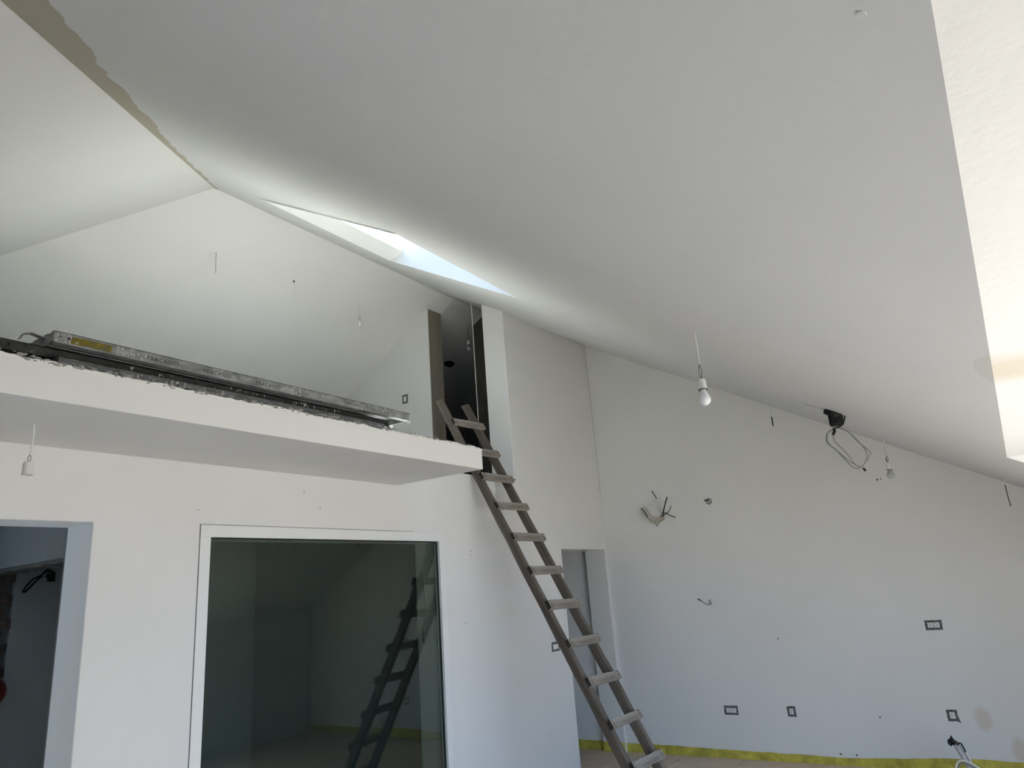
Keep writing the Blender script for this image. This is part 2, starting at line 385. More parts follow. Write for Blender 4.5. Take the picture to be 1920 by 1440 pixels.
bm = bmesh.new(); wq(bm, [(SKX0-0.03,SKY0-0.03,zB+0.245),(SKX1+0.03,SKY0-0.03,zB+0.245),(SKX1+0.03,YT+0.03,ZT+0.142),(SKX0-0.03,YT+0.03,ZT+0.142)], (0,0,0.012))
SKY_TINT = (0.60, 0.63, 0.64)  # pane tint added to bring the sky's brightness down
fin('pane', bm, pane_mat('dimmed_sky_glass', SKY_TINT, 1.4), sky)

# ------------------------------------------------------------ walls
ZT2 = 2.64; ZU = 2.477
def w1_hole(u, z):
    if z > ZT2: return u < 5.445
    if u < 0.75: return False
    if 0.75 < u < 1.728 and z < 2.135: return True
    if 2.356 < u < 4.314 and 0.10 < z < 2.076: return True
    if 6.195 < u < 7.137 and z < 2.021: return True
    return False
grid_wall('wall_front', plaster, 'y', Y1, Y1+0.25, [XL, 0.75, 1.728, 2.356, 4.314, 5.445, 6.195, 7.137, X2],
          [0, 0.10, 2.021, 2.076, 2.135, ZT2, 4.56], w1_hole, bevel=0.006)
right_mat = stained('right_wall_plaster', 'wall')
bm = bmesh.new()                                # right wall follows the roof line
pr = [(YB-0.2, 0), (Y1+0.22, 0), (Y1+0.22, zc(X2, Y1+0.22)+0.1), (YB-0.2, zc(X2, YB-0.2)+0.1)]
a = [bm.verts.new((X2, y, z)) for y, z in pr]; b = [bm.verts.new((X2+0.25, y, z)) for y, z in pr]
bm.faces.new(a); bm.faces.new(b[::-1])
for i in range(4): bm.faces.new((a[i], a[(i+1)%4], b[(i+1)%4], b[i]))
struct(fin('wall_right', bm, right_mat))
grid_wall('wall_left', plaster, 'x', XL-0.2, XL, [YB-0.2, Y1+0.25], [0, 2.5], lambda u, z: False)
grid_wall('wall_left', plaster, 'x', XL-0.2, XL, [Y1+0.25, 9.0], [0, 2.5], lambda u, z: False)
# window side: glazed opening under the dormer, low wall right of it
grid_wall('wall_back', plaster, 'y', YB-0.2, YB, [XL, 0.5, 4.9, X2], [0, 0.05, 2.13, 2.3], lambda u, z: 0.5 < u < 4.9 and 0.05 < z < 2.13)

# loft: slab, side wall, post at its end, attic walls
bm = bmesh.new(); box(bm, (XL, 2.795, ZU), (3.872, Y1+0.003, ZT2-0.022)); slab = struct(fin('loft_slab', bm, plaster, bevel=0.004))
bm = bmesh.new(); box(bm, (XL, Y1+0.25, ZU), (5.70, 9.0, ZT2-0.004)); struct(fin('floor', bm, loft_floor))
bm = bmesh.new(); box(bm, (5.70, Y1+0.25, ZU), (10.0, 9.0, ZT2-0.004)); struct(fin('floor', bm, attic_bounce_cut))
def gable(name, mt, x0, x1, y0, y1):
    bm = bmesh.new(); ys = [y0, min(max(YR, y0), y1), y1]
    pr = [(y0, ZT2-0.02), (y1, ZT2-0.02), (y1, min(zc(x0,y1), zr(0,y1))+0.05)]
    if y0 < YR < y1: pr.append((YR, ZR+0.05))
    pr.append((y0, min(zc(x0,y0), zr(0,y0))+0.05))
    a = [bm.verts.new((x0, y, z)) for y, z in pr]; b = [bm.verts.new((x1, y, z)) for y, z in pr]
    bm.faces.new(a); bm.faces.new(b[::-1]); k = len(pr)
    for i in range(k): bm.faces.new((a[i], a[(i+1)%k], b[(i+1)%k], b[i]))
    return struct(fin(name, bm, mt))
gable('wall_loft', plaster, 5.585, 5.80, 4.655, 8.1)
gable('trim_1', raw_post, 5.587, 5.80, 4.645, 4.6551)
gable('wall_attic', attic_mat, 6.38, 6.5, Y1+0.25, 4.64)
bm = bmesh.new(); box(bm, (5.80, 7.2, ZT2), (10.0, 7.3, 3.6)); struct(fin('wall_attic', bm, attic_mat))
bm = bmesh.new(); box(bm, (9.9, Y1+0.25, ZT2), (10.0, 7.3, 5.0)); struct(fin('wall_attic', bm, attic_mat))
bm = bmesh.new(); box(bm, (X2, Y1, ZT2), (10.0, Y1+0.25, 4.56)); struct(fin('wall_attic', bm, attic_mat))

# passage behind the left doorway: right side wall with a rough opening, brick and grey wall beyond
grid_wall('wall_passage', shade_mortar_grey, 'x', 1.728, 1.86, [Y1+0.25, 3.80+0.035, 5.0], [0, 1.99, ZU], lambda u, z: u > 3.80+0.035 and z < 1.99)
bm = bmesh.new()
for i in range(14):
    y = 3.84+i*0.083; box(bm, (1.735, y, 1.972+random.uniform(-.004,.004)), (1.858, y+0.084, 1.992))
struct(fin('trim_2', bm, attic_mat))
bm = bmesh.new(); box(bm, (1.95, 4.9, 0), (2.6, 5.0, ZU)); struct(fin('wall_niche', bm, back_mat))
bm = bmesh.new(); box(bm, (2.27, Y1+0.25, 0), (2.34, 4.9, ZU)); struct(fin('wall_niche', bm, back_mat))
br = bpy.data.objects.new('wall_brick', None); C.objects.link(br); struct(br); br.location = (1.4, 4.9, 0)
bmesh_b = bmesh.new(); box(bmesh_b, (0, 0, 0), (0.25, 0.07, 0.055)); bmesh.ops.recalc_face_normals(bmesh_b, faces=bmesh_b.faces)
brick_me = bpy.data.meshes.new('brick'); bmesh_b.to_mesh(brick_me); bmesh_b.free(); brick_me.materials.append(brick_mat)
bm = bmesh.new(); box(bm, (0, 0.03, 0), (0.56, 0.12, ZU)); fin('mortar', bm, shade_mortar_grey, br)
for k in range(34):
    for j in range(3):
        x = j*0.262 - (0.13 if k % 2 else 0)
        o = bpy.data.objects.new('brick', brick_me); C.objects.link(o); o.parent = br
        x0 = max(x, 0); x1 = min(x+0.25, 0.55)
        if x1-x0 < 0.04: continue
        o.location = (x0, random.uniform(-0.008, 0.012), 0.006+k*0.0665); o.scale = ((x1-x0)/0.25, 1, 1)
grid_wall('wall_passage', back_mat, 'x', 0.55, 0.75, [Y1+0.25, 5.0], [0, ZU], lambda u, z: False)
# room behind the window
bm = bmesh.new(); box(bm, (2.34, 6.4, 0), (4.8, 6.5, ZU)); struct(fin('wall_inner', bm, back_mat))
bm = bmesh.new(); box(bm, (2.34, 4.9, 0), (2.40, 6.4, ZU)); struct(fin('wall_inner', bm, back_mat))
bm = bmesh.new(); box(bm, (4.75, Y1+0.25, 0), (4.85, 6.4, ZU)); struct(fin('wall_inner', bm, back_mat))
# corridor behind the right doorway
bm = bmesh.new(); box(bm, (7.20, Y1+0.22, 0), (7.35, 6.0, ZU)); struct(fin('wall_corridor', bm, plaster))
bm = bmesh.new(); box(bm, (6.0, Y1+0.25, 0), (6.12, 6.0, ZU)); struct(fin('wall_corridor', bm, plaster))
bm = bmesh.new(); box(bm, (6.0, 6.0, 0), (7.35, 6.1, ZU)); struct(fin('wall_corridor', bm, plaster))

# ------------------------------------------------------------ floor: screed with tiles near the right wall
bm = bmesh.new(); box(bm, (XL-0.2, YB-0.2, -0.15), (X2+0.3, 7.0, -0.012)); fl = struct(fin('floor', bm, screed))
tb = bmesh.new(); box(tb, (0, 0, 0), (0.594, 0.594, 0.012)); bmesh.ops.recalc_face_normals(tb, faces=tb.faces)
tile_me = bpy.data.meshes.new('tile'); tb.to_mesh(tile_me); tb.free(); tile_me.materials.append(tile_mat)
for i in range(6):
    for j in range(9):
        o = bpy.data.objects.new('tile', tile_me); C.objects.link(o); o.parent = fl
        o.location = (7.18-0.6*(i+1)+0.003, 3.583-0.6*(j-1)-0.6, -0.012)
        if j == 0:
            if i > 1: bpy.data.objects.remove(o); continue
            o.location = (7.18-0.6*(i+1)+0.003, 3.583, -0.012)
# ground outside
bm = bmesh.new(); box(bm, (-60, -60, -0.5), (60, YB-0.2, -0.12)); struct(fin('ground', bm, ground_mat))

# ------------------------------------------------------------ window in the front wall
win = bpy.data.objects.new('window_1', None); C.objects.link(win); struct(win); win.location = (3.335, Y1, 0)
def wbox(name, a, b, mt):
    bm = bmesh.new(); L = win.location; box(bm, tuple(Vector(a)-L), tuple(Vector(b)-L)); return fin(name, bm, mt, win, bevel=0.002)
FX0, FX1, GX0, GX1, FZ, GZ = 2.293, 4.372, 2.357, 4.313, 2.142, 2.075
YF = Y1-0.004
wbox('frame', (FX0, YF, GZ), (FX1, Y1+0.12, FZ), white_frame)
wbox('frame', (FX0, YF, 0.03), (GX0, Y1+0.12, GZ), white_frame)
wbox('frame', (GX1, YF, 0.03), (FX1, Y1+0.12, GZ), white_frame)
wbox('frame', (GX0, YF, 0.03), (GX1, Y1+0.12, 0.10), white_frame)
YG = Y1+0.022
for a, b in (((GX0, Y1+0.016, GZ-0.007), (GX1, YG, GZ)), ((GX0, Y1+0.016, 0.1), (GX0+0.006, YG, GZ)), ((GX1-0.008, Y1+0.016, 0.1), (GX1, YG, GZ))):
    wbox('seal', a, b, black_seal)
for a, b in (((GX0+0.006, YG+0.006, 0.1), (GX0+0.016, YG+0.02, GZ)), ((GX1-0.022, YG+0.006, 0.1), (GX1-0.010, YG+0.02, GZ))):
    wbox('spacer', a, b, alu)
PANE = wbox('pane', (GX0, YG, 0.1), (GX1, YG+0.004, GZ), pane_mat('window_glass', (0.72, 0.76, 0.73), 1.52, 1.15))
PANE.modifiers.clear()
# thin open joint between plaster and window frame
gap = mat('plaster_joint', (0.22, 0.22, 0.21), 0.9, noise=(30, 3, 0.7))
wbox('joint', (FX0-0.004, Y1-0.0045, FZ), (FX1-0.35, Y1+0.01, FZ+0.0025), gap)
wbox('joint', (FX0-0.004, Y1-0.0045, 0.03), (FX0, Y1+0.01, FZ), gap)

# ------------------------------------------------------------ ladder leaning on the edge of the loft
KL = 0.9816
P0 = Vector((5.039*KL, 3.539*KL, 1.68 + (2.68-1.68)*KL))
RD = Vector((math.cos(-0.092), math.sin(-0.092), 0)); UD = Vector((-0.0442, -0.4803, -0.8760)).normalized()
ND = RD.cross(UD).normalized()                 # out of the ladder plane
if ND.y > 0: ND = -ND                          # towards the room
TF = P0.z/-UD.z
foot = P0 + UD*TF
ROT = Matrix((-RD, ND, -UD)).transposed()       # local x along the rungs, y towards the room, z up the rails
ladder = empty('wooden_ladder', foot, 'weathered grey wooden ladder with nailed plank rungs leaning on the loft edge', 'ladder', rot=ROT.to_euler())
RW = 0.417*KL
def rail(sx, ttop, seed):
    rnd = random.Random(seed); bm = bmesh.new(); n = 26; L = TF + ttop; prev = None
    x = sx*(RW/2-0.030); wd, dp = 0.046, 0.078
    for i in range(n+1):
        z = L*i/n; q = 1 - 0.10*i/n
        jx, jy = rnd.uniform(-.002,.002), rnd.uniform(-.0025,.0025)
        a = wd/2*q; y0 = -dp*q
        cs = 0.008
        ring = [bm.verts.new((x+px_+jx, py_+jy, z)) for px_, py_ in ((-a+cs,0),(a-cs,0),(a,-cs),(a,y0+cs),(a-cs,y0),(-a+cs,y0),(-a,y0+cs),(-a,-cs))]
        if i == n:
            for v in ring: v.co.z += 0.012*(-1 if v.co.y > -dp/2 else 1)
        if prev:
            for k in range(8): bm.faces.new((prev[k], prev[(k+1)%8], ring[(k+1)%8], ring[k]))
        else: bm.faces.new(ring[::-1])
        prev = ring
    bm.faces.new(prev)
    return fin('rail', bm, wood_rail, ladder)
rail(-1, 0.835, 1); rail(1, 0.825, 2)
nb = bmesh.new(); lathe(nb, [(0.0035, -0.002), (0.0045, 0.0015), (0, 0.0025)], 8, Vector((0,1,0)))
nail_me = bpy.data.meshes.new('nail'); nb.to_mesh(nail_me); nb.free(); nail_me.materials.append(nail_mat)
ts = [-0.541,-0.207,0.078,0.38,0.691,1.006,1.31,1.623,1.924,2.231,2.523,2.83]
for k, t in enumerate(ts):
    rnd = random.Random(k+40); bm = bmesh.new(); n = 10; h = 0.066+rnd.uniform(-.006,.005); th = 0.030; prev = None
    z0 = TF - t*KL
    for i in range(n+1):
        x = -RW/2 + RW*i/n; a = h/2 + rnd.uniform(-.0022,.0022)
        ring = [bm.verts.new((x, 0.0005, -a)), bm.verts.new((x, th, -a+.003)), bm.verts.new((x, th+rnd.uniform(-.001,.001), a-.003)), bm.verts.new((x, 0.0005, a))]
        if prev:
            for q in range(4): bm.faces.new((prev[q], prev[(q+1)%4], ring[(q+1)%4], ring[q]))
        else: bm.faces.new(ring[::-1]).material_index = 1
        prev = ring
    bm.faces.new(prev).material_index = 1
    rg = fin('rung', bm, [wood_rung, end_grain], ladder)
    rg.location = (0, 0, z0); rg.rotation_euler = (0, rnd.uniform(-.02,.02), 0)
    for sx in (-1, 1):
        for dz in (-0.02, 0.0, 0.02):
            o = bpy.data.objects.new('nail', nail_me); C.objects.link(o); o.parent = rg
            o.location = (sx*(RW/2-0.024+rnd.uniform(-.006,.006)), th, dz+rnd.uniform(-.003,.003))

# ------------------------------------------------------------ scaffold planks stacked on the loft slab
def text_mesh(s, size):
    cu = bpy.data.curves.new('lettering', 'FONT'); cu.body = s; cu.size = size; cu.extrude = 0.0006; cu.space_character = 1.15
    o = bpy.data.objects.new('lettering', cu); C.objects.link(o); bpy.context.view_layer.update()
    me = bpy.data.meshes.new_from_object(o.evaluated_get(bpy.context.evaluated_depsgraph_get()))
    bpy.data.objects.remove(o); bpy.data.curves.remove(cu); me.materials.clear(); return me
TXT = text_mesh('FRACASSO', 0.027)
def plank(label, x0, y0, z0, L, wdt, h, sm, texts, splashes, skew=0.0, bite=0.0):
    P = empty('scaffold_plank', (x0, y0, z0), label, 'scaffold plank', 'steel planks stacked on the loft slab'); P.rotation_euler = (0, 0, skew)
    g = 0.003
    bm = bmesh.new(); n = 12                          # deck sheet with shallow ribs
    for i in range(n):
        y = wdt*i/n; zt = h - (0.004 if i % 3 == 1 else 0)
        box(bm, (0, y, zt-g), (L, y+wdt/n, zt))
    fin('deck', bm, sm, P)
    for s in (0, 1):                                  # C-shaped side rails: web, bottom lip, small return
        bm = bmesh.new(); y = 0 if s == 0 else wdt-g; di = 1 if s == 0 else -1
        rnd = random.Random(int(x0*1000)+s); m_ = 24
        box(bm, (0, y, 0), (L, y+g, h-0.0005))
        a, b = sorted((y+g*(s == 0), y+di*0.035)); box(bm, (0, a, 0), (L, b, g))
        a, b = sorted((y+di*0.035, y+di*0.037)); box(bm, (0, a, 0), (L, b, 0.012))
        box(bm, (0, y-(0.0025 if s == 0 else -g), h-0.010), (L, y+(0 if s == 0 else g+0.0025), h-0.004))
        box(bm, (0, y-(0.0025 if s == 0 else -g), 0.001), (L, y+(0 if s == 0 else g+0.0025), 0.006))
        fin('side_rail', bm, sm, P)
    for s in (0, 1):                                  # end plates with two claws each
        x = 0 if s == 0 else L-g; dx = -1 if s == 0 else 1
        bm = bmesh.new(); box(bm, (x, g, 0), (x+g, wdt-g, h-g-0.002)); ep = fin('end_plate', bm, sm, P)
        for yh in (0.065, wdt-0.085):
            bm = bmesh.new(); pr = [(0, h-0.012), (0.05*dx, h-0.002), (0.075*dx, h-0.012), (0.085*dx, h-0.035)]; xb = x if s == 0 else x+g
            for (xa, za), (xc, zc_) in zip(pr, pr[1:]):
                v = [bm.verts.new(p) for p in ((xb+xa,yh,za),(xb+xc,yh,zc_),(xb+xc,yh+0.028,zc_),(xb+xa,yh+0.028,za))]
                w = [bm.verts.new(q.co+Vector((0,0,-0.004))) for q in v]
                bm.faces.new(v); bm.faces.new(w[::-1])
                for i in range(4): bm.faces.new((v[i], v[(i+1)%4], w[(i+1)%4], w[i]))
            fin('hook', bm, sm, ep)
    for xx in (0.025, 0.055):
        bm = bmesh.new(); lathe(bm, [(0, -0.0008), (0.005, -0.0008), (0.005, 0.0006), (0, 0.0006)], 10, Vector((0,-1,0)), Vector((xx, 0, h*0.55))); fin('rivet_hole', bm, hole_mat, P)
    for tx in texts:
        o = bpy.data.objects.new('lettering', TXT); C.objects.link(o); o.parent = P
        if not TXT.materials: TXT.materials.append(letter_mat)
        o.rotation_euler = (math.pi/2, 0, 0); o.location = (tx-x0, -0.0003, h*0.26)
    bm = bmesh.new(); rnd = random.Random(int(L*777+x0*99))
    for sx_, ln in splashes:                          # dried plaster splashes on the web
        for k in range(12):
            cx = sx_-x0+rnd.uniform(-ln, ln); cz = rnd.uniform(0.1, 0.9)*h; rx = rnd.uniform(.0008, .0034); rz = rnd.uniform(.0015, .010)
            vs = [bm.verts.new((cx+rx*math.cos(a*1.0472)*rnd.uniform(.6,1.3), -0.0012, min(h*.98, max(.001, cz+rz*math.sin(a*1.0472)*rnd.uniform(.6,1.3))))) for a in range(6)]
            f = bm.faces.new(vs); r = bmesh.ops.extrude_face_region(bm, geom=[f])
            for v in r['geom']:
                if isinstance(v, bmesh.types.BMVert): v.co.y -= 0.0022
    o = fin('plaster_splash', bm, splash_mat, P); o['kind'] = 'stuff'
    return P
PH = 0.047
low_p = plank('lowest steel plank of the stack, lying directly on the loft slab', 1.20, 2.872, ZT2-0.0215, 1.80, 0.30, 0.0635, steel_low,
              [1.60, 2.35], [(1.5,.1),(1.7,.05),(2.0,.2),(2.6,.2)])
mid_p = plank('middle steel plank of the stack, darkened with painted shade and shoved further left than the others', 0.99, 2.925, ZT2+0.0450, 2.105, 0.30, 0.040, steel_mid,
              [1.07, 1.745, 2.90], [(1.6,.12),(2.0,.2),(2.35,.1),(2.6,.1),(2.45,.02)])
top_p = plank('top steel plank of the stack with a yellow paint mark at its left end', 1.165, 2.85, ZT2+0.0865, 2.035, 0.30, PH, steel_top,
              [1.535, 1.80, 2.085, 2.66], [(1.20,.03),(1.42,.02),(1.46,.02),(1.52,.03),(2.36,.05),(2.5,.06),(2.72,.10),(2.80,.06),(2.95,.05),(3.05,.1)])
bm = bmesh.new(); box(bm, (0.063, -0.0011, 0.007), (0.222, 0.0004, PH-0.009)); fin('yellow_mark', bm, yellow_paint, top_p)['label'] = 'worn yellow paint mark'

# ragged plaster crust and crumbs along the slab's upper edge (a part of the slab)
bm = bmesh.new(); rnd = random.Random(5); n = 330; prev = None; hh = 0.0
for i in range(n+1):
    x = XL+0.9 + (3.872-XL-0.9)*i/n; hh = hh*0.80 + rnd.uniform(-.0042, .0042)
    zt = ZT2 - 0.014 + hh*0.8 - (0.012 if x > 3.82 else 0)*((x-3.82)/.052 if x > 3.82 else 0)
    ring = [bm.verts.new((x, 2.7956, ZT2-0.03)), bm.verts.new((x, 2.7915, zt-0.003)), bm.verts.new((x, 2.796, zt)), bm.verts.new((x, 2.83+rnd.uniform(0,.02), zt-0.004)), bm.verts.new((x, 2.82, ZT2-0.04))]
    if prev:
        for k in range(5): bm.faces.new((prev[k], prev[(k+1)%5], ring[(k+1)%5], ring[k]))
    else: bm.faces.new(ring[::-1])
    prev = ring
bm.faces.new(prev); cr_ = fin('plaster_crust', bm, plaster, slab); cr_['kind'] = 'stuff'
bm = bmesh.new()
for i in range(420):
    x = rnd.uniform(0.5, 3.8); r = rnd.uniform(.003, .0075)*(0.6 if x > 3.0 else 1)
    q = bmesh.ops.create_icosphere(bm, subdivisions=1, radius=r)
    sc = (rnd.uniform(.8,2.6), rnd.uniform(.6,1.2), rnd.uniform(.4,.9))
    pos = Vector((x, 2.7915+rnd.uniform(-.003,.006), ZT2-rnd.uniform(.004,.024)))
    for v in q['verts']: v.co = Vector((v.co.x*sc[0], v.co.y*sc[1], v.co.z*sc[2]))+pos
cm = fin('mortar_crumbs', bm, crumb_mat, slab); cm['kind'] = 'stuff'

# ------------------------------------------------------------ hanging lamp holders and bulbs
def pendant(name, top, zs, zb, ze, label, cat, lean=0.0, glass=None, rs=0.019, rb=0.030, cable_mat=white_cable, wire_mat=grey_cable, group='bare lamp holders hanging on cables'):
    """top: where the cable leaves the ceiling; zs: cable sheath ends; zb: top of the holder; ze: lower end"""
    T = empty(name, top, label, cat, group); t = Vector(top); w = lambda z, k=0.0: Vector((lean*(k), lean*k*0.5, z-t.z))
    e_ = [w(t.z+0.01), w((t.z+zs)/2, 0.4)+Vector((0.003,-0.002,0)), w(zs, 0.6)]
    tube_obj('cable', e_, 0.0035, cable_mat, T)
    for s in (-1, 1):
        tube_obj('wire', [w(zs+0.002, .6), w((zs+zb)/2, .8)+Vector((0.004*s, -0.005*s, 0)), w(zb-0.008, 1)], 0.0017, wire_mat, T, 6)
    hs = 0.057; z1 = zb-t.z; z0 = z1-hs
    bm = bmesh.new(); o = Vector((lean, lean*.5, 0))
    lathe(bm, [(0, z1), (rs*.62, z1-0.001), (rs*.86, z1-0.006), (rs*.95, z1-0.014), (rs, z0+0.004), (rs*1.04, z0+0.003), (rs*1.04, z0), (rs*.80, z0), (rs*.80, z0+0.03), (0, z0+0.03)], 24, org=o)
    fin('socket', bm, white_plastic, T, smooth=True)
    if glass:
        bm = bmesh.new(); zz = z0; L = zz-(ze-t.z)
        pr = [(0.0125, zz+0.02), (0.0135, zz+0.002), (0.0145, zz-L*0.10)]
        for k in range(13):
            a = -0.62+ (math.pi/2+0.62)*k/12
            pr.append((rb*math.cos(a) if k < 12 else 0, zz-L+rb - rb*math.sin(a)))
        lathe(bm, pr, 24, org=o); fin('bulb', bm, glass, T, smooth=True)
        bm = bmesh.new(); lathe(bm, [(rs*1.05, z0+0.0015), (rs*1.08, z0-0.0005), (rs*1.05, z0-0.0025), (rs*0.8, z0-0.002)], 24, org=o); fin('collar', bm, black_seal, T, smooth=True)
    return T
pendant('pendant_bulb', (3.366, 1.048, zc(3.366,1.048)), 2.696, 2.622, 2.482, 'white frosted bulb in a white holder hanging from the sloping ceiling at mid-room', 'light bulb', 0.006, bulb_glass, 0.021, 0.031, wire_mat=brown_cable)
pb = pendant('pendant_bulb', (6.363, 0.583, zc(6.363,0.583)), 2.49, 2.432, 2.305, 'dusty grey bulb hanging low beside the right wall, near the cable coil', 'light bulb', 0.012, grey_glass, 0.019, 0.029, wire_mat=brown_cable)
tube_obj('cable', [(0,0,0.01), (-0.012,0.008,-0.08), (-0.008,0.012,-0.165)], 0.003, white_cable, pb)
tube_obj('cable_end', [(-0.008,0.012,-0.165), (-0.009,0.011,-0.19)], 0.0035, black_cable, pb)
pendant('lamp_holder', (1.270, 3.191, ZU), 2.348, 2.322, 2.258, 'empty white lamp holder hanging under the loft slab at the left', 'lamp holder', -0.004, None, 0.0205)
pendant('lamp_holder', (4.773, 4.876, zr(0,4.876)), 4.47, 4.405, 4.345, 'empty white lamp holder hanging from the loft ceiling beside the switch wall', 'lamp holder', 0.0, None, 0.019)
pendant('pendant_bulb', (6.32, 4.66, zr(0,4.66)), 4.60, 4.535, 4.41, 'dim bulb hanging inside the dark opening behind the ladder', 'light bulb', 0.0, grey_glass, 0.019, 0.028, cable_mat=grey_cable)  # grey glass darkens this bulb to suit the dim opening
def wire_thing(name, label, segs, group='loose cables hanging from the ceilings', cat='cable'):
    p0 = Vector(segs[0][1][0]); T = empty(name, p0, label, cat, group)
    for nm, pts, r, mt in segs: tube_obj(nm, [Vector(p)-p0 for p in pts], r, mt, T, 6)
    return T
za = zr(0, 4.898)
wire_thing('ceiling_cable', 'thin grey cable hanging from the loft ceiling, leftmost of its cables', [('sheath', [(3.156,4.898,za+.01),(3.155,4.897,za-.10),(3.157,4.896,za-.19)], .003, cream_cable), ('hook', [(3.156,4.898,za-.002),(3.13,4.91,za-.012),(3.10,4.93,za-.04)], .0012, cream_cable)])
zb_ = zr(0, 4.887)
wire_thing('ceiling_cable', 'white cable hanging from the loft ceiling between a grey cable and a lamp holder', [('sheath', [(3.952,4.887,zb_+.01),(3.955,4.885,zb_-.12),(3.953,4.884,zb_-.235)], .0035, white_cable), ('tip', [(3.952,4.887,zb_+.004),(3.951,4.886,zb_-.012)], .009, brown_cable)])
wire_thing('ceiling_cable', 'short white cable with a black end hanging between the bulb and the black box', [('sheath', [(6.843,1.521,zc(6.843,1.521)+.01),(6.842,1.52,3.13),(6.846,1.521,3.066)], .004, white_cable), ('tip', [(6.846,1.521,3.07),(6.840,1.519,3.02),(6.843,1.52,2.98)], .0055, black_cable)])
wire_thing('ceiling_cable', 'thin black wire hanging from the ceiling at the right edge of the photo', [('sheath', [(6.404,-.138,zc(6.404,-.138)+.01),(6.406,-.139,2.15)], .003, white_cable), ('tip', [(6.406,-.139,2.155),(6.398,-.137,2.08),(6.407,-.139,1.995)], .003, black_cable)])
wire_thing('hanging_cord', 'long pale cord hanging in the dark loft opening down to the ladder top', [('cord', [(5.425,3.94,zc(5.425,3.94)+.01),(5.428,3.938,4.2),(5.432,3.942,3.7),(5.43,3.94,3.19)], .0034, white_cable)], None, 'cord')

# black ceiling box with a coil of cable
B = Vector((5.15, 0.725, zc(5.15, 0.725))); E_ = Vector((-0.139, 0.99, 0)); NB = Vector((0.99, 0.139, 0))
cb = empty('ceiling_box', B, 'black box in a broken ceiling hole with a loose coil of grey cable below', 'junction box')
L3 = lambda e_, z, n_=0.0: E_*e_ + Vector((0,0,z)) + NB*n_
bm = bmesh.new()
lathe(bm, [(0.047, 0.05), (0.047, -0.080), (0.043, -0.090), (0, -0.090)], 20, org=L3(0.004, 0)); fin('housing', bm, black_box, cb)
bm = bmesh.new(); q = Vector((0,0,1)).rotation_difference(Vector((0, -SL, 1)).normalized()); rnd = random.Random(3)
lathe(bm, [(0, 0.006), (0.060, 0.006), (0.064, 0.0), (0.058, -0.026), (0, -0.026)], 18, Vector((0,-SL,1)), L3(0.012, 0.0)); fin('flange', bm, black_box, cb)
bm = bmesh.new()
vs = []
for k in range(22):
    a = k*2*math.pi/22; r = 0.085+rnd.uniform(-.012,.016); v = q @ Vector((r*1.25*math.cos(a), r*math.sin(a), -0.002)); vs.append(bm.verts.new(v+L3(-0.012, 0)))
f = bm.faces.new(vs); r = bmesh.ops.extrude_face_region(bm, geom=[f])
for v in r['geom']:
    if isinstance(v, bmesh.types.BMVert): v.co.z += 0.01
fin('broken_plaster', bm, patch_mat, cb)
tube_obj('feed_cable', [L3(-0.054,-0.02), L3(-0.048,-0.055), L3(-0.03,-0.085), L3(-0.012,-0.10), L3(0.02,-0.107)], 0.005, black_cable, cb)
tube_obj('cable_tie', [L3(0.032,-0.103), L3(0.028,-0.125), L3(0.043,-0.15)], 0.010, black_cable, cb)
lp1 = [(.03,-.112),(.074,-.131),(.088,-.173),(.081,-.204),(.04,-.255),(.017,-.295),(-.015,-.35),(-.041,-.386),(-.079,-.392),(-.116,-.368),(-.158,-.313),(-.151,-.284),(-.112,-.234),(-.054,-.144),(-.001,-.106)]
tube_obj('cable_coil', [L3(a, b, .004) for a, b in lp1], 0.0042, grey_cable, cb)
lp2 = [(.03,-.108),(.070,-.128),(.083,-.175),(.076,-.208),(.030,-.268),(-.005,-.315),(-.035,-.352),(-.062,-.375),(-.092,-.385),(-.128,-.345),(-.138,-.300),(-.118,-.246),(-.060,-.153),(-.005,-.110)]
tube_obj('cable_coil', [L3(a, b, -.006) for a, b in lp2], 0.0038, grey_cable, cb)
lp3 = [(.043,-.15),(.040,-.195),(.012,-.240),(-.03,-.31),(-.055,-.365),(-.085,-.389),(-.10,-.38)]
tube_obj('cable_coil', [L3(a, b, -.002) for a, b in lp3], 0.0036, grey_cable, cb)
tube_obj('cable_end', [L3(-.097,-.396), L3(-.109,-.418)], 0.0075, black_cable, cb)
for ya, yb in ((0.485, 0.66), (0.79, 0.955)):         # plaster lip broken along the slope on both sides of the box
    bm = bmesh.new(); prev = None
    for k in range(9):
        y = ya+(yb-ya)*k/8; x = 5.323+(5.156-5.343)*(1-(y-0.485)/0.47); z = zc(x, y); tw = 0.006*(1-abs(k-4)/4.5)
        ring = [bm.verts.new(Vector(p)-B) for p in ((x-tw,y,z+.004),(x-tw*.3,y,z-.0035),(x+tw*.6,y,z-.001),(x+tw,y,z+.004))]
        if prev:
            for q_ in range(4): bm.faces.new((prev[q_], prev[(q_+1)%4], ring[(q_+1)%4], ring[q_]))
        prev = ring
    fin('broken_lip', bm, ceil_mat, cb)

